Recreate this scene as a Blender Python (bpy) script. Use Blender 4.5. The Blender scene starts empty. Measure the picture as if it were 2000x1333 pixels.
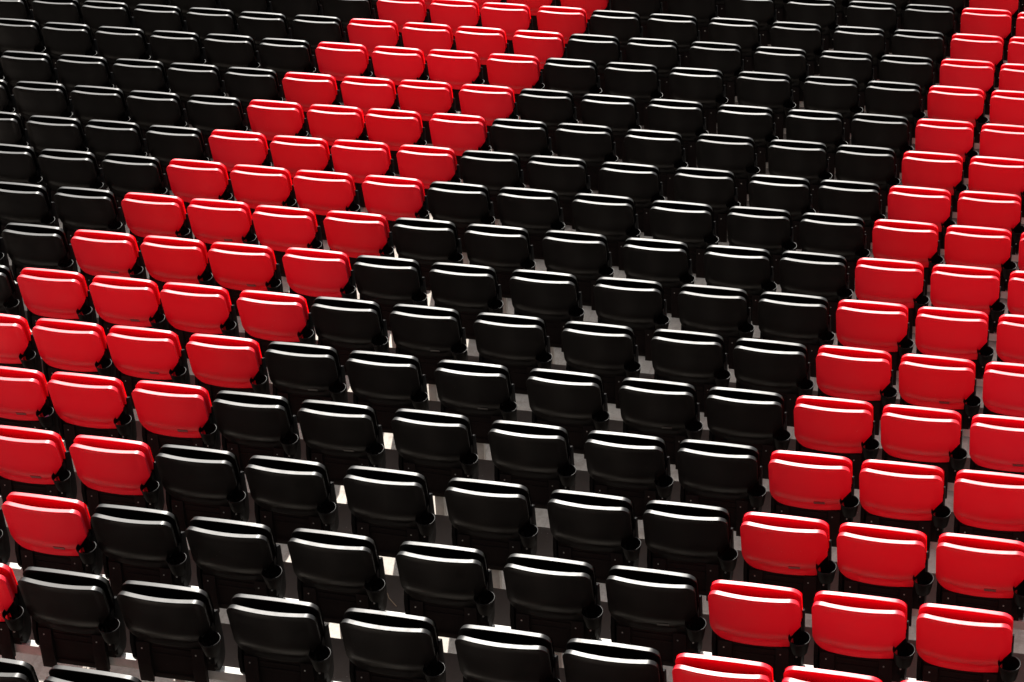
import bpy, bmesh, math, random
from mathutils import Matrix, Vector

random.seed(7)
scene = bpy.context.scene
C = scene.collection

# ------------------------------------------------------------------ camera
CAM_ROT = [[0.9649358, 0.2589235, -0.0430991], [0.096288, -0.5019135, -0.8595415], [-0.2441875, 0.8252524, -0.5092455]]
CAM_POS = [4.85929, -8.32477, 6.66471]
cam_data = bpy.data.cameras.new("camera")
cam_data.sensor_width = 36.0
cam_data.lens = 4942.69 / 2000.0 * 36.0
cam_data.clip_start = 0.5
cam_data.clip_end = 3000.0
cam = bpy.data.objects.new("camera", cam_data)
C.objects.link(cam)
rx, dn, fw = (Vector(r) for r in CAM_ROT)
m = Matrix.Identity(4)
for i in range(3):
    m[i][0] = rx[i]; m[i][1] = -dn[i]; m[i][2] = -fw[i]; m[i][3] = CAM_POS[i]
cam.matrix_world = m
scene.camera = cam

# ------------------------------------------------------------------ sky, sun, exposure
SUN_EL = math.radians(42.0)
SUN_AZ = math.atan2(-0.265, 1.0)              # measured from +Y towards +X
world = bpy.data.worlds.new("World")
scene.world = world
world.use_nodes = True
wn, wl = world.node_tree.nodes, world.node_tree.links
wn.clear()
sky = wn.new("ShaderNodeTexSky")
sky.sky_type = 'NISHITA'
sky.sun_disc = False
sky.sun_elevation = SUN_EL
sky.sun_rotation = SUN_AZ % (2 * math.pi)
sky.air_density = 1.0
sky.dust_density = 3.0
sky.ozone_density = 1.0
hs = wn.new("ShaderNodeHueSaturation")
hs.inputs["Saturation"].default_value = 0.15
bg = wn.new("ShaderNodeBackground")
bg.inputs["Strength"].default_value = 0.07
wo = wn.new("ShaderNodeOutputWorld")
wl.new(sky.outputs[0], hs.inputs["Color"])
wl.new(hs.outputs[0], bg.inputs["Color"])
wl.new(bg.outputs[0], wo.inputs["Surface"])

sun_data = bpy.data.lights.new("sun", 'SUN')
sun_data.energy = 4.4
sun_data.angle = math.radians(0.53)
sun_data.color = (1.0, 0.95, 0.88)
sun = bpy.data.objects.new("sun", sun_data)
C.objects.link(sun)
to_sun = Vector((math.sin(SUN_AZ) * math.cos(SUN_EL), math.cos(SUN_AZ) * math.cos(SUN_EL), math.sin(SUN_EL)))
sun.rotation_euler = to_sun.to_track_quat('Z', 'Y').to_euler()
sun.location = to_sun * 60

vs_ = scene.view_settings
vs_.view_transform = 'Standard'
vs_.look = 'None'
vs_.exposure = 1.4
vs_.gamma = 1.0
vs_.use_curve_mapping = False

# ------------------------------------------------------------------ materials
def new_mat(name):
    mt = bpy.data.materials.new(name)
    mt.use_nodes = True
    nt = mt.node_tree
    nt.nodes.clear()
    out = nt.nodes.new("ShaderNodeOutputMaterial")
    b = nt.nodes.new("ShaderNodeBsdfPrincipled")
    nt.links.new(b.outputs[0], out.inputs[0])
    return mt, nt, b

def noise(nt, scale, detail=4.0, rough=0.6, coord=None):
    n = nt.nodes.new("ShaderNodeTexNoise")
    n.inputs["Scale"].default_value = scale
    n.inputs["Detail"].default_value = detail
    n.inputs["Roughness"].default_value = rough
    if coord is not None:
        nt.links.new(coord, n.inputs["Vector"])
    return n

def ramp(nt, fac, stops):
    r = nt.nodes.new("ShaderNodeValToRGB")
    els = r.color_ramp.elements
    while len(els) < len(stops):
        els.new(0.5)
    for e, (p, c) in zip(els, stops):
        e.position = p
        e.color = (*c, 1.0) if len(c) == 3 else c
    nt.links.new(fac, r.inputs[0])
    return r

def mix(nt, fac, a, b):
    mx = nt.nodes.new("ShaderNodeMix")
    mx.data_type = 'RGBA'
    for sock, v in ((mx.inputs[0], fac), (mx.inputs[6], a), (mx.inputs[7], b)):
        if isinstance(v, (int, float)):
            sock.default_value = v
        elif isinstance(v, tuple):
            sock.default_value = (*v, 1.0)
        else:
            nt.links.new(v, sock)
    return mx.outputs[2]

def plastic(name, base, fade, dust, rough, dust_amt, spec):
    mt, nt, b = new_mat(name)
    tc = nt.nodes.new("ShaderNodeTexCoord")
    oi = nt.nodes.new("ShaderNodeObjectInfo")
    addv = nt.nodes.new("ShaderNodeVectorMath"); addv.operation = 'ADD'
    sc = nt.nodes.new("ShaderNodeVectorMath"); sc.operation = 'SCALE'
    sc.inputs[0].default_value = (17.3, 9.1, 23.7)
    nt.links.new(oi.outputs["Random"], sc.inputs["Scale"])
    nt.links.new(tc.outputs["Object"], addv.inputs[0])
    nt.links.new(sc.outputs[0], addv.inputs[1])
    co = addv.outputs[0]
    # fading differs a little from seat to seat
    fd = ramp(nt, oi.outputs["Random"], [(0.0, base), (1.0, fade)])
    # fine dust film, patchy
    n1 = noise(nt, 9.0, 6.0, 0.65, co)
    d1 = ramp(nt, n1.outputs["Fac"], [(0.45, (0, 0, 0)), (0.8, (dust_amt,) * 3)])
    c1 = mix(nt, d1.outputs[0], fd.outputs[0], dust)
    # sparse specks and nicks
    v = nt.nodes.new("ShaderNodeTexVoronoi")
    v.inputs["Scale"].default_value = 34.0
    nt.links.new(co, v.inputs["Vector"])
    sp = ramp(nt, v.outputs["Distance"], [(0.0, (1, 1, 1)), (0.055, (1, 1, 1)), (0.075, (0, 0, 0))])
    n2 = noise(nt, 6.0, 2.0, 0.5, co)
    gate = ramp(nt, n2.outputs["Fac"], [(0.56, (0, 0, 0)), (0.62, (0.8,) * 3)])
    mul = nt.nodes.new("ShaderNodeMath"); mul.operation = 'MULTIPLY'
    nt.links.new(sp.outputs[0], mul.inputs[0]); nt.links.new(gate.outputs[0], mul.inputs[1])
    c2 = mix(nt, mul.outputs[0], c1, dust)
    nt.links.new(c2, b.inputs["Base Color"])
    b.inputs["Specular IOR Level"].default_value = spec
    n3 = noise(nt, 24.0, 5.0, 0.6, co)
    rr = ramp(nt, n3.outputs["Fac"], [(0.3, (rough - 0.03,) * 3), (0.75, (rough + 0.07,) * 3)])
    nt.links.new(rr.outputs[0], b.inputs["Roughness"])
    bp = nt.nodes.new("ShaderNodeBump")
    bp.inputs["Strength"].default_value = 0.06
    bp.inputs["Distance"].default_value = 0.002
    n4 = noise(nt, 420.0, 2.0, 0.5, co)
    nt.links.new(n4.outputs["Fac"], bp.inputs["Height"])
    nt.links.new(bp.outputs[0], b.inputs["Normal"])
    return mt

M_RED = plastic("red_plastic", (0.66, 0.0006, 0.013), (0.72, 0.004, 0.022), (0.60, 0.20, 0.18), 0.40, 0.022, 0.32)
M_BLACK = plastic("black_plastic", (0.0020, 0.0011, 0.0010), (0.0034, 0.0022, 0.0019), (0.08, 0.066, 0.06), 0.38, 0.010, 0.17)
M_CUP = plastic("black_cup_plastic", (0.0016, 0.0010, 0.0010), (0.0024, 0.0016, 0.0015), (0.06, 0.045, 0.04), 0.55, 0.008, 0.08)
M_FRAME = plastic("black_frame_plastic", (0.0075, 0.0045, 0.0042), (0.0095, 0.006, 0.0055), (0.09, 0.06, 0.05), 0.60, 0.04, 0.08)

def concrete():
    mt, nt, b = new_mat("concrete")
    tc = nt.nodes.new("ShaderNodeTexCoord")
    co = tc.outputs["Object"]
    n1 = noise(nt, 1.3, 8.0, 0.65, co)
    a = ramp(nt, n1.outputs["Fac"], [(0.3, (0.35, 0.312, 0.272)), (0.7, (0.47, 0.43, 0.385))])
    n2 = noise(nt, 70.0, 6.0, 0.7, co)
    c = ramp(nt, n2.outputs["Fac"], [(0.30, (0.78,) * 3), (0.62, (1.0,) * 3)])
    mm = nt.nodes.new("ShaderNodeMix"); mm.data_type = 'RGBA'; mm.blend_type = 'MULTIPLY'
    mm.inputs[0].default_value = 1.0
    nt.links.new(a.outputs[0], mm.inputs[6]); nt.links.new(c.outputs[0], mm.inputs[7])
    # grime patches and drip-like streaks running across the step
    mp = nt.nodes.new("ShaderNodeMapping")
    mp.inputs["Scale"].default_value = (34.0, 1.6, 1.6)
    nt.links.new(co, mp.inputs["Vector"])
    n3 = noise(nt, 1.0, 5.0, 0.6, mp.outputs[0])
    st = ramp(nt, n3.outputs["Fac"], [(0.52, (0, 0, 0)), (0.75, (0.55,) * 3)])
    c2 = mix(nt, st.outputs[0], mm.outputs[2], (0.15, 0.125, 0.105))
    n4 = noise(nt, 7.0, 8.0, 0.7, co)
    dk = ramp(nt, n4.outputs["Fac"], [(0.50, (0, 0, 0)), (0.72, (0.6,) * 3)])
    c3 = mix(nt, dk.outputs[0], c2, (0.13, 0.10, 0.08))
    # dark brown band with a noisy border along the edge behind the row below
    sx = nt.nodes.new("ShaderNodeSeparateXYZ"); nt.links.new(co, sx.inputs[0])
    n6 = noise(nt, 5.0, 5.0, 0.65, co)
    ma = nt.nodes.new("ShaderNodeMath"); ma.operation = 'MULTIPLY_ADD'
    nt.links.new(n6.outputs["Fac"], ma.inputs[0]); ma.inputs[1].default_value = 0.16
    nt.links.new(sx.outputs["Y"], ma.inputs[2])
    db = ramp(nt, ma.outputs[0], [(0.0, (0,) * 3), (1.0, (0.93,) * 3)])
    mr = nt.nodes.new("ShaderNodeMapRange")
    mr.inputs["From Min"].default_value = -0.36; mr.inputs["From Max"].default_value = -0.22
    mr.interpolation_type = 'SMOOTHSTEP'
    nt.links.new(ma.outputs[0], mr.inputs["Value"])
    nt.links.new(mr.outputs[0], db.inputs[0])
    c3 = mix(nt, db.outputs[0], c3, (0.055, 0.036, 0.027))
    # pale grit
    v = nt.nodes.new("ShaderNodeTexVoronoi"); v.inputs["Scale"].default_value = 48.0
    nt.links.new(co, v.inputs["Vector"])
    sp = ramp(nt, v.outputs["Distance"], [(0.0, (1,) * 3), (0.09, (1,) * 3), (0.12, (0,) * 3)])
    n5 = noise(nt, 9.0, 3.0, 0.6, co)
    g = ramp(nt, n5.outputs["Fac"], [(0.55, (0,) * 3), (0.62, (0.7,) * 3)])
    mu = nt.nodes.new("ShaderNodeMath"); mu.operation = 'MULTIPLY'
    nt.links.new(sp.outputs[0], mu.inputs[0]); nt.links.new(g.outputs[0], mu.inputs[1])
    c4 = mix(nt, mu.outputs[0], c3, (0.45, 0.41, 0.37))
    nt.links.new(c4, b.inputs["Base Color"])
    b.inputs["Roughness"].default_value = 0.85
    bp = nt.nodes.new("ShaderNodeBump")
    bp.inputs["Strength"].default_value = 0.35
    bp.inputs["Distance"].default_value = 0.004
    nt.links.new(n2.outputs["Fac"], bp.inputs["Height"])
    nt.links.new(bp.outputs[0], b.inputs["Normal"])
    return mt
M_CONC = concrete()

def simple(name, col, rough, metal=0.0, var=0.15, scale=20.0):
    mt, nt, b = new_mat(name)
    tc = nt.nodes.new("ShaderNodeTexCoord")
    n = noise(nt, scale, 6.0, 0.65, tc.outputs["Object"])
    lo = tuple(x * (1 - var) for x in col); hi = tuple(min(1, x * (1 + var)) for x in col)
    r = ramp(nt, n.outputs["Fac"], [(0.3, lo), (0.7, hi)])
    nt.links.new(r.outputs[0], b.inputs["Base Color"])
    b.inputs["Roughness"].default_value = rough
    b.inputs["Metallic"].default_value = metal
    return mt
M_RAIL = simple("galvanised_rail", (0.40, 0.385, 0.36), 0.5, 0.0, 0.18, 14.0)
M_SCREW = simple("zinc_screw", (0.65, 0.64, 0.62), 0.3, 0.9, 0.05)
M_PLATE = simple("dark_plate", (0.014, 0.009, 0.008), 0.35, 0.0, 0.3, 60.0)
M_PLATE_RED = simple("dark_red_plate", (0.13, 0.004, 0.006), 0.4, 0.0, 0.3, 60.0)
M_PINK = simple("pink_ink", (0.55, 0.12, 0.28), 0.6, 0.0, 0.1)
M_TWIG = simple("dry_twig", (0.38, 0.28, 0.18), 0.8, 0.0, 0.2)
M_PALE = simple("pale_paper", (0.7, 0.66, 0.6), 0.7, 0.0, 0.1)
M_GRASS = simple("pitch_grass", (0.05, 0.085, 0.03), 0.9, 0.0, 0.3, 3.0)

# ------------------------------------------------------------------ helpers
def finish(me, mat, smooth=True, angle=38):
    me.materials.append(mat)
    if smooth:
        me.polygons.foreach_set("use_smooth", [True] * len(me.polygons))
        me.set_sharp_from_angle(angle=math.radians(angle))
    me.update()
    return me

def link(name, me, parent=None, loc=(0, 0, 0)):
    o = bpy.data.objects.new(name, me)
    o.location = loc
    C.objects.link(o)
    if parent is not None:
        o.parent = parent
    return o

def bm_box(bm, x0, x1, y0, y1, z0, z1, bev=0.0, seg=2):
    geo = bmesh.ops.create_cube(bm, size=1.0)
    vv = geo["verts"]
    for v in vv:
        v.co = Vector(((x0 + x1) / 2 + v.co.x * (x1 - x0), (y0 + y1) / 2 + v.co.y * (y1 - y0), (z0 + z1) / 2 + v.co.z * (z1 - z0)))
    if bev > 0:
        es = list({e for v in vv for e in v.link_edges})
        bmesh.ops.bevel(bm, geom=es, offset=bev, segments=seg, affect='EDGES', profile=0.6)

def bm_prism(bm, poly, x0, x1, bev=0.0):
    """poly = [(y, z), ...] extruded along x"""
    a = [bm.verts.new((x0, y, z)) for y, z in poly]
    b = [bm.verts.new((x1, y, z)) for y, z in poly]
    n = len(poly)
    fs = [bm.faces.new(a), bm.faces.new(list(reversed(b)))]
    for i in range(n):
        fs.append(bm.faces.new((a[(i + 1) % n], a[i], b[i], b[(i + 1) % n])))
    bmesh.ops.recalc_face_normals(bm, faces=fs)
    if bev > 0:
        es = list({e for f in fs for e in f.edges})
        bmesh.ops.bevel(bm, geom=es, offset=bev, segments=2, affect='EDGES', profile=0.6)

def to_mesh(bm, name, mat, smooth=True, angle=38):
    me = bpy.data.meshes.new(name)
    bm.to_mesh(me); bm.free()
    return finish(me, mat, smooth, angle)

# ------------------------------------------------------------------ layout of the tier (metres)
PITCH = 0.78
TIP_Z = dict(enumerate([0.0, -0.1928, -0.3473, -0.4927, -0.6447, -0.79, -0.9268, -1.0652, -1.1976, -1.345, -1.4634, -1.5865, -1.6741, -1.8056, -1.9255]))
TIP_Z[0] = -0.014
TIP_Z[-1] = 0.092
for r_, d_ in ((15, 0.107), (16, 0.118), (17, 0.118), (18, 0.118), (19, 0.118), (20, 0.118)):
    TIP_Z[r_] = TIP_Z[r_ - 1] - d_
for r_ in range(-2, -14, -1):
    TIP_Z[r_] = TIP_Z[r_ + 1] + 0.16
XC = dict(zip(range(-4, 9), [-1.9097, -1.4312, -0.97, -0.4728, 0.0, 0.4896, 1.0107, 1.5429, 2.067, 2.5512, 3.0281, 3.497, 3.9703]))
XC.update({-5: -2.397, -6: -2.886, -7: -3.354, -8: -3.840, -9: -4.324, -10: -4.796, -11: -5.280, -12: -5.752, -13: -6.236, 9: 4.448})
TREAD = 0.703                                # shell edge above the tread
NOSE = 0.0                                  # nosing, behind the seat row below it
RAIL_Y = (0.076, 0.122)
RAIL_Z = (-0.472, -0.420)

# ------------------------------------------------------------------ setting: terrace steps, ground
def tread_z(r): return TIP_Z[r] - TREAD
X0, X1 = -9.0, 8.0
for r in range(-12, 20):
    bm = bmesh.new()
    zt = tread_z(r)
    y0, y1 = -PITCH - 0.02, 0.0
    prof = [(y0, zt - 1.2), (y1, zt - 1.2), (y1, zt - 0.010), (y1 - 0.003, zt - 0.003), (y1 - 0.010, zt), (y0, zt)]
    bm_prism(bm, prof, X0, X1)
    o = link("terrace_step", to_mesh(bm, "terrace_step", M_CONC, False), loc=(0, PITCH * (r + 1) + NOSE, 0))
    o["kind"] = "structure"
bm = bmesh.new()
s = 900.0
bm.faces.new([bm.verts.new(p) for p in ((-s, -s, 0), (s, -s, 0), (s, s, 0), (-s, s, 0))])
ground = link("ground", to_mesh(bm, "ground", M_GRASS, False), loc=(0, 0, tread_z(19) - 1.1))
ground["kind"] = "structure"

ORD = ["", "first", "second", "third", "fourth", "fifth", "sixth", "seventh", "eighth", "ninth", "tenth", "eleventh", "twelfth",
       "thirteenth", "fourteenth", "fifteenth", "sixteenth", "seventeenth", "eighteenth", "nineteenth", "twentieth"]
TOP_ROW = 17
def row_words(r):
    if r == TOP_ROW: return "topmost row"
    return ORD[r + 2] + " row from bottom" if r > -1 else "bottom row"

# ------------------------------------------------------------------ seat meshes (local frame: tip coordinates minus OFF)
OFF = Vector((0.215, 0.099, -0.470))         # origin: middle of the seat, on the rail
REC = math.radians(14.0)
S_UP = Vector((0, -math.sin(REC), math.cos(REC)))
S_OUT = Vector((0, -math.cos(REC), -math.sin(REC)))   # towards the person behind
def sp(u, v, w):
    p = Vector((0.210 + u, 0, 0)) + S_UP * v + S_OUT * w - OFF
    return p
HW = 0.2105
def sst(x, a, b):
    t = max(0.0, min(1.0, (x - a) / (b - a)))
    return t * t * (3 - 2 * t)

def shell_mesh(name, mat, w0, depth, bulge, panel, notch, v_low, hw=HW, tag=None):
    Rr, Th, VT = 0.050, 0.046, -0.018
    us = [-hw + Rr * (1 - math.cos(k * math.pi / 2 / 6)) for k in range(7)]
    n = 14
    us += [-hw + Rr + (2 * hw - 2 * Rr) * k / n for k in range(1, n)]
    us += [-x for x in reversed(us[:7])]
    if notch:
        us = [x for x in us if abs(x - 0.163) > 0.006] + [0.1575, 0.1635]
        us.sort()
    def vtop(u):
        d = hw - abs(u)
        if d < Rr:
            q = (Rr - d) / Rr
            return VT + Th * math.sqrt(max(0.0, 1 - q * q))
        return VT + Th + 0.003 * (1 - (u / (hw - Rr)) ** 2)
    def vbot(u):
        if notch and u > 0.16:
            return -0.215 + (u - 0.163) / (hw - 0.163) * 0.070
        d = hw - abs(u)
        rx_, ry_ = 0.075, 0.085
        base = v_low - 0.006 * (1 - (u / hw) ** 2)
        if notch and u > 0: return base
        if d < rx_:
            q = (rx_ - d) / rx_
            return base + ry_ * (1 - math.sqrt(max(0.0, 1 - q * q)))
        return base
    nv = 16
    ts = [0.5 - 0.5 * math.cos(math.pi * (k / nv)) for k in range(nv + 1)]
    ts = [0.5 * t + 0.5 * k / nv for k, t in enumerate(ts)]
    def wf(u, v):
        vb, vt = vbot(u), vtop(u)
        d_side = hw - abs(u)
        pl = sst(d_side, 0.026, 0.042) * sst(v - v_low - max(0.0, 0.085 - d_side) * 0.45, 0.014, 0.026) * sst(vt - v, 0.002, 0.03)
        if notch:
            # keep the panel away from the cut corner as well
            pl *= sst((v + 0.215) - (u - 0.163) * 1.4 + 0.10, 0.02, 0.08) if u > 0.10 else 1.0
        h = v - v_low - 0.026
        # the panel leans out, then curls in strongly just above the bottom lip
        a = -0.013 + 0.019 * max(0.0, min(1.0, h / 0.058)) ** 0.9 - 0.011 * sst(h, 0.056, 0.20)
        return w0 + bulge * (1 - (u / hw) ** 2) + a * pl
    bm = bmesh.new()
    nu = len(us)
    uv = [[(u, vbot(u) + (vtop(u) - vbot(u)) * t) for t in ts] for u in us]
    loop_idx = [(i, 0) for i in range(nu)] + [(nu - 1, j) for j in range(1, nv + 1)] + [(i, nv) for i in range(nu - 2, -1, -1)] + [(0, j) for j in range(nv - 1, 0, -1)]
    lp = [Vector(uv[i][j]) for i, j in loop_idx]
    L = len(lp)
    nrm = []
    for k in range(L):
        e1 = (lp[k] - lp[k - 1]); e2 = (lp[(k + 1) % L] - lp[k])
        if e1.length < 1e-7: e1 = e2
        if e2.length < 1e-7: e2 = e1
        t = e1.normalized() + e2.normalized()
        t = t.normalized() if t.length > 1e-6 else e1.normalized()
        nrm.append(Vector((-t.y, t.x)))        # inward (loop is counter-clockwise)
    bnd = {ij: k for k, ij in enumerate(loop_idx)}
    def P(u, v, ins_k=None, ins=0.0, dw=0.0, base=None):
        w = wf(u, v) if base is None else base(u, v)
        if ins_k is not None:
            u, v = u + nrm[ins_k].x * ins, v + nrm[ins_k].y * ins
        return sp(u, v, w + dw)
    front = [[bm.verts.new(P(*uv[i][j], bnd.get((i, j)), 0.0022 if (i, j) in bnd else 0.0)) for j in range(nv + 1)] for i in range(nu)]
    for i in range(nu - 1):
        for j in range(nv):
            bm.faces.new((front[i][j], front[i + 1][j], front[i + 1][j + 1], front[i][j + 1]))
    prev = [front[i][j] for i, j in loop_idx]
    DR = math.tan(math.radians(14.0))          # draft of the rim flange
    plain = lambda u, v: w0 + bulge * (1 - (u / hw) ** 2)
    for ins, dw in ((0.0, -0.0026), (DR * (depth - 0.006), -depth + 0.0030), (0.0030 + DR * depth, -depth)):
        ring = [bm.verts.new(P(lp[k].x, lp[k].y, k, ins, dw, plain)) for k in range(L)]
        for k in range(L):
            k2 = (k + 1) % L
            bm.faces.new((prev[k2], prev[k], ring[k], ring[k2]))
        prev = ring
    back = [[None] * (nv + 1) for _ in range(nu)]
    for k, (i, j) in enumerate(loop_idx): back[i][j] = prev[k]
    for i in range(nu):
        for j in range(nv + 1):
            if back[i][j] is None:
                back[i][j] = bm.verts.new(P(*uv[i][j], None, 0, -depth, plain))
    for i in range(nu - 1):
        for j in range(nv):
            bm.faces.new((front_rev := (back[i][j + 1], back[i + 1][j + 1], back[i + 1][j], back[i][j])))
    if tag:
        u0, u1, v0, v1 = tag
        vv = [sp(u0, v0, w0 - 0.004), sp(u1, v0, w0 - 0.004), sp(u1, v1, w0 - 0.004), sp(u0, v1, w0 - 0.004)]
        ww = [p - S_OUT * 0.006 for p in vv]
        a = [bm.verts.new(p) for p in vv]; b = [bm.verts.new(p) for p in ww]
        bm.faces.new(a); bm.faces.new(list(reversed(b)))
        for k in range(4):
            bm.faces.new((a[(k + 1) % 4], a[k], b[k], b[(k + 1) % 4]))
    bmesh.ops.recalc_face_normals(bm, faces=bm.faces)
    return to_mesh(bm, name, mat, True, 24)

V_LOW = -0.282
MESH = {}
for key, mat in (("red", M_RED), ("black", M_BLACK)):
    MESH["backrest", key] = shell_mesh("backrest_" + key, mat, 0.0, 0.031, 0.026, 0.024, True, V_LOW, HW, (0.156, 0.174, -0.270, -0.225))
    MESH["seat_pan", key] = shell_mesh("seat_pan_" + key, mat, -0.056, 0.029, 0.0, 0.0, False, -0.27, HW - 0.002)

def lc(x, y, z): return Vector((x, y, z)) - OFF     # tip coordinates -> local

def side_bracket_mesh(sgn):
    bm = bmesh.new()
    cx = 0.215
    poly = []
    for v, w in ((-0.165, -0.050), (-0.135, -0.066), (-0.125, -0.080), (-0.150, -0.112)):
        p = S_UP * v + S_OUT * w
        poly.append((p.y, p.z))
    poly += [(0.165, -0.30), (0.160, -0.375), (0.140, -0.405), (0.105, -0.416), (0.072, -0.410), (0.056, -0.385), (0.050, -0.30)]
    p = S_UP * -0.20 + S_OUT * -0.030
    poly.append((p.y, p.z))
    poly = [(y - OFF.y, z - OFF.z) for y, z in poly]
    a, b = sorted((sgn * 0.188, sgn * 0.2085))
    bm_prism(bm, poly, a, b, 0.004)
    if sgn > 0:                                # gusset that closes the cut corner and carries the cup
        pts = [sp(0.150, -0.300, -0.010), sp(0.2115, -0.300, -0.010), sp(0.2115, -0.150, -0.010), sp(0.195, -0.160, -0.010), sp(0.150, -0.200, -0.010)]
        qs = [q - S_OUT * 0.030 for q in pts]
        A = [bm.verts.new(q) for q in pts]; B = [bm.verts.new(q) for q in qs]
        bm.faces.new(A); bm.faces.new(list(reversed(B)))
        for k in range(5):
            bm.faces.new((A[(k + 1) % 5], A[k], B[k], B[(k + 1) % 5]))
        bmesh.ops.recalc_face_normals(bm, faces=bm.faces)
    return to_mesh(bm, "side_bracket", M_CUP, True, 35)
MESH["bracket", -1] = side_bracket_mesh(-1)
MESH["bracket", 1] = side_bracket_mesh(1)

def stand_mesh():
    bm = bmesh.new()
    def bx(x0, x1, y0, y1, z0, z1, bev=0.003):
        bm_box(bm, x0, x1, y0 - OFF.y, y1 - OFF.y, z0 - OFF.z, z1 - OFF.z, bev)
    bx(-0.186, 0.186, 0.070, 0.155, -0.418, -0.262)            # hinge housing above the rail
    bx(-0.172, 0.150, 0.060, 0.0735, -0.488, -0.270)           # rear apron hanging over the rail
    bx(-0.105, 0.085, 0.0545, 0.062, -0.318, -0.306, 0.002)    # pressed ribs of the apron
    bx(-0.105, 0.085, 0.0545, 0.062, -0.352, -0.340, 0.002)
    bx(-0.105, 0.085, 0.0555, 0.062, -0.470, -0.455, 0.002)
    return to_mesh(bm, "stand", M_FRAME, True, 35)
MESH["stand"] = stand_mesh()

def leg_mesh(x0, x1):
    bm = bmesh.new()
    poly = [(0.050, -0.285), (0.0595, -0.285), (0.0595, -0.507), (0.044, -0.507), (0.040, -0.40)]
    bm_prism(bm, [(y - OFF.y, z - OFF.z) for y, z in poly], x0, x1, 0.003)
    return to_mesh(bm, "leg", M_FRAME, True, 35)
MESH["leg", 0] = leg_mesh(-0.178, -0.112)
MESH["leg", 1] = leg_mesh(0.090, 0.152)

def screw_mesh():
    bm = bmesh.new()
    bmesh.ops.create_cone(bm, cap_ends=True, segments=10, radius1=0.0048, radius2=0.0034, depth=0.004)
    bmesh.ops.rotate(bm, verts=bm.verts, cent=(0, 0, 0), matrix=Matrix.Rotation(math.radians(90), 3, 'X'))
    return to_mesh(bm, "screw", M_SCREW, True, 35)
MESH["screw"] = screw_mesh()

CUP_C = sp(0.207, -0.194, 0.026)
CUP_T = Matrix.Rotation(math.radians(8), 3, 'X')
def cup_mesh():
    bm = bmesh.new()
    seg = 36
    H = 0.088
    outer = [(0.028, -H), (0.033, -H + 0.004), (0.0385, -0.055), (0.0425, -0.03), (0.0445, -0.008), (0.0470, -0.006), (0.0478, -0.003), (0.0470, 0.0)]
    inner = [(0.0445, 0.0), (0.0432, -0.003), (0.0425, -0.010), (0.0405, -0.03), (0.0365, -0.055), (0.0310, -H + 0.007), (0.006, -H + 0.007)]
    prof = outer + inner
    rings = []
    for r, z in prof:
        rings.append([bm.verts.new(CUP_C + CUP_T @ Vector((1.05 * r * math.cos(2 * math.pi * k / seg), 1.05 * r * math.sin(2 * math.pi * k / seg), z))) for k in range(seg)])
    def gap(k, i):
        a = math.degrees(2 * math.pi * (k + 0.5) / seg)
        z = (prof[i][1] + prof[i + 1][1]) / 2
        return 140 < a < 190 and -0.078 < z < -0.040
    for i in range(len(prof) - 1):
        for k in range(seg):
            if gap(k, i): continue
            k2 = (k + 1) % seg
            bm.faces.new((rings[i][k], rings[i][k2], rings[i + 1][k2], rings[i + 1][k]))
    bm.faces.new(list(reversed(rings[0]))) if False else None
    # bracket arm from the cup to the gusset, and the stem below it
    q = CUP_C
    bm_box(bm, q.x - 0.024, q.x + 0.008, q.y + 0.040, q.y + 0.080, q.z - 0.090, q.z - 0.040, 0.003)
    bm_box(bm, q.x - 0.026, q.x + 0.010, q.y + 0.004, q.y + 0.070, q.z - 0.150, q.z - 0.076, 0.006)
    bmesh.ops.recalc_face_normals(bm, faces=bm.faces)
    return to_mesh(bm, "cup_holder", M_CUP, True, 40)
MESH["cup"] = cup_mesh()

def rim_mesh():
    bm = bmesh.new()
    seg, sec, R0, r0 = 40, 8, 0.0482, 0.0021
    rings = []
    for k in range(seg):
        a = 2 * math.pi * k / seg
        ring = []
        for j in range(sec):
            b = 2 * math.pi * j / sec
            p = Vector(((R0 + r0 * math.cos(b)) * math.cos(a), (R0 + r0 * math.cos(b)) * math.sin(a), r0 * math.sin(b) + 0.001))
            ring.append(bm.verts.new(CUP_C + CUP_T @ p))
        rings.append(ring)
    for k in range(seg):
        for j in range(sec):
            bm.faces.new((rings[k][j], rings[(k + 1) % seg][j], rings[(k + 1) % seg][(j + 1) % sec], rings[k][(j + 1) % sec]))
    bmesh.ops.recalc_face_normals(bm, faces=bm.faces)
    return to_mesh(bm, "cup_rim", M_BLACK, True, 80)
MESH["cup_rim"] = rim_mesh()

def plate_mesh(mat):
    bm = bmesh.new()
    def pw(u, v):
        h = v - V_LOW - 0.026
        return 0.026 * (1 - (u / HW) ** 2) - 0.013 + 0.019 * max(0.0, min(1.0, h / 0.058)) ** 0.9
    pts = [(0.022, -0.251), (0.078, -0.251), (0.078, -0.226), (0.022, -0.226)]
    A = [bm.verts.new(sp(u, v, pw(u, v) + 0.003)) for u, v in pts]
    B = [bm.verts.new(sp(u, v, pw(u, v) - 0.006)) for u, v in pts]
    bm.faces.new(A); bm.faces.new(list(reversed(B)))
    for k in range(4):
        bm.faces.new((A[(k + 1) % 4], A[k], B[k], B[(k + 1) % 4]))
    bmesh.ops.recalc_face_normals(bm, faces=bm.faces)
    return to_mesh(bm, "maker_plate", mat, False)
MESH["plate", "red"] = plate_mesh(M_PLATE_RED)
MESH["plate", "black"] = plate_mesh(M_PLATE)

PLATES = {(5, -3), (4, -2), (3, -3), (3, -1), (2, -2), (1, -1), (2, 6), (3, 6), (5, 7), (4, 8), (2, 8), (1, 5), (4, 2), (5, 1), (4, 0),
          (3, 1), (4, 4), (6, -4), (6, -2), (7, -3)}

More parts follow.
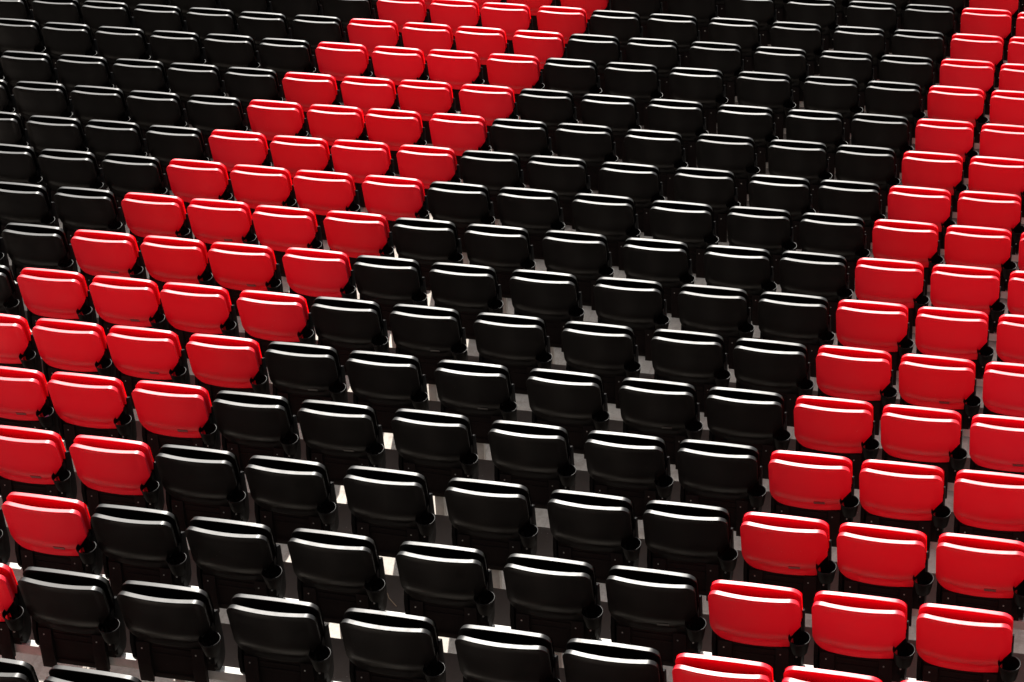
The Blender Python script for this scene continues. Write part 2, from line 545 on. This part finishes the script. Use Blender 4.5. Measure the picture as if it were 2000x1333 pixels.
# ------------------------------------------------------------------ which seats the photograph shows
def project(p):
    d = Vector(p) - Vector(CAM_POS)
    x, y, z = rx.dot(d), dn.dot(d), fw.dot(d)
    f = 4942.69
    return 1000 + f * x / z, 666.5 + f * y / z

def in_view(r, c):
    x = XC[c]; y = PITCH * r; z = TIP_Z[r]
    pts = [project((x + dx, y + dy, z + dz)) for dx in (-0.01, 0.44) for dy in (-0.05, 0.12) for dz in (0.055, -0.52)]
    xs = [q[0] for q in pts]; ys = [q[1] for q in pts]
    return max(xs) > -30 and min(xs) < 2030 and max(ys) > -12 and min(ys) < 1345

def seat_colour(c):
    if -4 <= c <= -1 or c >= 6: return "red"
    return "black"

def seat_label(r, c):
    rw = row_words(r)
    if c <= -5:
        return "black seat, %s left of the left red stripe, %s" % (ORD[-4 - c], rw)
    if c <= -1:
        return "red seat, %s of four across the left stripe, %s" % (ORD[c + 5], rw)
    if c <= 5:
        return "black seat, %s of six between red stripes, %s" % (ORD[c + 1], rw)
    return "red seat, %s right of the six black, %s" % (ORD[c - 5], rw)

def seat_group(c):
    if c <= -5: return "black seats left of the red stripe"
    if c <= -1: return "red seats of the left stripe"
    if c <= 5: return "black seats between the red stripes"
    return "red seats at the right"

def make_seat(colour):
    root = bpy.data.objects.new("stadium_seat", None)
    root.empty_display_size = 0.1
    C.objects.link(root)
    link("backrest", MESH["backrest", colour], root)
    link("seat_pan", MESH["seat_pan", colour], root)
    link("side_bracket", MESH["bracket", -1], root)
    link("side_bracket", MESH["bracket", 1], root)
    st = link("stand", MESH["stand"], root)
    link("leg", MESH["leg", 0], root)
    link("leg", MESH["leg", 1], root)
    ch_ = link("cup_holder", MESH["cup"], root)
    link("rim", MESH["cup_rim"], ch_)
    for x, y, z in ((-0.150, 0.0475, -0.318), (0.112, 0.0475, -0.322)):
        link("screw", MESH["screw"], st, (x, y - OFF.y, z - OFF.z))
    q = CUP_C
    link("screw", MESH["screw"], st, (q.x - 0.012, q.y + 0.0025, q.z - 0.112))
    return root

def copy_tree(o, parent=None):
    c = o.copy()
    C.objects.link(c)
    c.parent = parent
    for ch in o.children:
        copy_tree(ch, c)
    return c

proto = {}
count = 0
placed = []
for r in range(-1, 19):
    for c in range(-13, 10):
        if not in_view(r, c): continue
        col = seat_colour(c)
        if col not in proto:
            s_ = proto[col] = make_seat(col)
        else:
            s_ = copy_tree(proto[col])
        rnd = random.Random(r * 97 + c * 13)
        s_.location = Vector((XC[c], PITCH * r, TIP_Z[r])) + OFF + Vector((rnd.uniform(-.003, .003), rnd.uniform(-.004, .004), 0))
        s_.rotation_euler = (math.radians(rnd.uniform(-0.9, 0.9)), 0, math.radians(rnd.uniform(-0.6, 0.6)))
        s_["label"] = seat_label(r, c)
        s_["category"] = "seat"
        s_["group"] = seat_group(c)
        placed.append((r, c, s_))
        count += 1
for r, c, s_ in placed:
    if (r, c) in PLATES:
        link("maker_plate", MESH["plate", seat_colour(c)], s_)
print("seats:", count)

# rows that go on behind the bottom edge of the picture: one mass of seats, never in the frame
bm = bmesh.new()
for r in range(-6, 0):
    for c in range(-7, 10):
        if any((rr, cc) == (r, c) for rr, cc, _ in placed): continue
        off = Vector((XC[c], PITCH * r, TIP_Z[r])) + OFF
        a = [bm.verts.new(off + sp(u, v, w)) for u, v, w in ((-0.205, -0.28, 0.0), (0.205, -0.28, 0.0), (0.21, 0.045, 0.0), (-0.21, 0.045, 0.0))]
        b = [bm.verts.new(off + sp(u, v, w)) for u, v, w in ((-0.205, -0.28, -0.08), (0.205, -0.28, -0.08), (0.21, 0.045, -0.08), (-0.21, 0.045, -0.08))]
        fs = [bm.faces.new(a), bm.faces.new(list(reversed(b)))]
        for k in range(4):
            fs.append(bm.faces.new((a[(k + 1) % 4], a[k], b[k], b[(k + 1) % 4])))
        if seat_colour(c) == "red":
            for f_ in fs: f_.material_index = 1
bmesh.ops.recalc_face_normals(bm, faces=bm.faces)
me = to_mesh(bm, "rear_seat_rows", M_BLACK, False)
me.materials.append(M_RED)
rear = link("rear_seat_rows", me)
rear["kind"] = "stuff"

# ------------------------------------------------------------------ rails the seats are clamped to
for r in range(-1, 20):
    cols = [c for rr, c, _ in placed if rr == r]
    if not cols: continue
    xa = XC[min(cols)] - 0.25
    xb = XC[max(cols)] + 0.68
    bm = bmesh.new()
    bm_box(bm, xa, xb, RAIL_Y[0], RAIL_Y[1], RAIL_Z[0], RAIL_Z[1], 0.005, 2)
    rail = link("seat_rail", to_mesh(bm, "seat_rail", M_RAIL, True, 30), loc=(0, PITCH * r, TIP_Z[r]))
    rail["label"] = "pale grey square rail under the seats of the " + row_words(r)
    rail["category"] = "rail"
    rail["group"] = "rails under the seat rows"
    pm = None
    for c in range(min(cols), max(cols) + 1, 2):
        if pm is None:
            bm = bmesh.new()
            bm_box(bm, -0.025, 0.025, RAIL_Y[0] + 0.004, RAIL_Y[1] - 0.004, -TREAD, RAIL_Z[0] + 0.002, 0.003)
            bm_box(bm, -0.045, 0.045, RAIL_Y[0] - 0.01, RAIL_Y[1] + 0.03, -TREAD, -TREAD + 0.008, 0.002)
            pm = to_mesh(bm, "support_post", M_RAIL, True, 30)
        link("support_post", pm, rail, (XC[c] + 0.215, 0, 0))

# ------------------------------------------------------------------ small things
def seat_at(r, c):
    for rr, cc, o in placed:
        if (rr, cc) == (r, c): return o
    return None

def tag(o, label, cat, group=None):
    o["label"] = label; o["category"] = cat
    if group: o["group"] = group
    return o

def tube_mesh(name, pts, rad, mat):
    bm = bmesh.new()
    prev = None
    for i, p in enumerate(pts):
        d = (Vector(pts[min(i + 1, len(pts) - 1)]) - Vector(pts[max(i - 1, 0)])).normalized()
        a = d.orthogonal().normalized(); b = d.cross(a)
        ring = [bm.verts.new(Vector(p) + (a * math.cos(t) + b * math.sin(t)) * rad) for t in (0, 1.257, 2.513, 3.770, 5.027)]
        if prev:
            for k in range(5):
                bm.faces.new((prev[k], prev[(k + 1) % 5], ring[(k + 1) % 5], ring[k]))
        else:
            bm.faces.new(ring)
        prev = ring
    bm.faces.new(prev)
    bmesh.ops.recalc_face_normals(bm, faces=bm.faces)
    return to_mesh(bm, name, mat, True, 60)

def scrap(name, pts, z, mat, thick=0.004):
    bm = bmesh.new()
    cx = sum(p[0] for p in pts) / len(pts); cy = sum(p[1] for p in pts) / len(pts)
    rr = random.Random(int(cx * 1000))
    A = [bm.verts.new((x - cx, y - cy, thick + rr.uniform(0, 0.004))) for x, y in pts]
    B = [bm.verts.new((x - cx, y - cy, 0.0005)) for x, y in pts]
    top = bm.verts.new((0, 0, thick + 0.006))
    n = len(pts)
    for k in range(n):
        bm.faces.new((A[k], A[(k + 1) % n], top))
        bm.faces.new((A[(k + 1) % n], A[k], B[k], B[(k + 1) % n]))
    bm.faces.new(list(reversed(B)))
    bmesh.ops.recalc_face_normals(bm, faces=bm.faces)
    return link(name, to_mesh(bm, name, mat, False), loc=(cx, cy, z))

z1 = tread_z(1) + 0.003
tw = link("twig", tube_mesh("twig", [(0, 0, 0), (0.018, -0.022, 0.002), (0.033, -0.050, 0.001), (0.058, -0.078, 0.003), (0.092, -0.112, 0.002)], 0.0022, M_TWIG), loc=(1.249, 1.41, z1))
tag(tw, "thin dry twig lying on the dark step between two black seats", "twig")
z0 = tread_z(0)
tag(scrap("paper_scrap", [(0.101, 0.293), (0.113, 0.297), (0.117, 0.309), (0.105, 0.307)], z0, M_PALE), "tiny pale paper scrap on the step at the bottom left, beside a black seat's foot", "litter", "paper scraps on the steps")
tag(scrap("paper_scrap", [(0.558, 0.300), (0.573, 0.298), (0.582, 0.314), (0.569, 0.322), (0.561, 0.314)], z0, M_PALE), "larger pale paper scrap on the step right of the bottom left black seats", "litter", "paper scraps on the steps")
tag(scrap("paper_scrap", [(2.02, 3.42), (2.032, 3.424), (2.030, 3.442), (2.018, 3.438)], tread_z(3), M_PALE), "pale scrap of paper in the gap between black seats near the middle", "litter", "paper scraps on the steps")
host = seat_at(3, -3)
if host:
    q = host.location + CUP_C
    bm = bmesh.new()  # pink scribble in the cup, built as thin raised strips
    for a0, a1 in (((-0.026, -0.016), (0.012, 0.010)), ((-0.020, -0.024), (0.014, 0.006)), ((-0.008, -0.028), (0.015, 0.002)), ((0.004, -0.026), (0.014, 0.010))):
        d = (Vector(a1) - Vector(a0)).normalized(); nn = Vector((-d.y, d.x)) * 0.0022
        cs = [Vector(a0) + nn, Vector(a0) - nn, Vector(a1) - nn, Vector(a1) + nn]
        up = [bm.verts.new((c_.x, c_.y, 0.003 if k < 2 else 0.020)) for k, c_ in enumerate(cs)]
        dn_ = [bm.verts.new((c_.x, c_.y, 0.0 if k < 2 else 0.017)) for k, c_ in enumerate(cs)]
        bm.faces.new(up); bm.faces.new(list(reversed(dn_)))
        for k in range(4):
            bm.faces.new((up[(k + 1) % 4], up[k], dn_[k], dn_[(k + 1) % 4]))
    bmesh.ops.recalc_face_normals(bm, faces=bm.faces)
    w_ = link("pink_strokes", to_mesh(bm, "pink_strokes", M_PINK, False), loc=(q.x, q.y, q.z - 0.045))
    tag(w_, "pink scribbled strokes inside the cup holder of a red seat at the left edge", "litter")
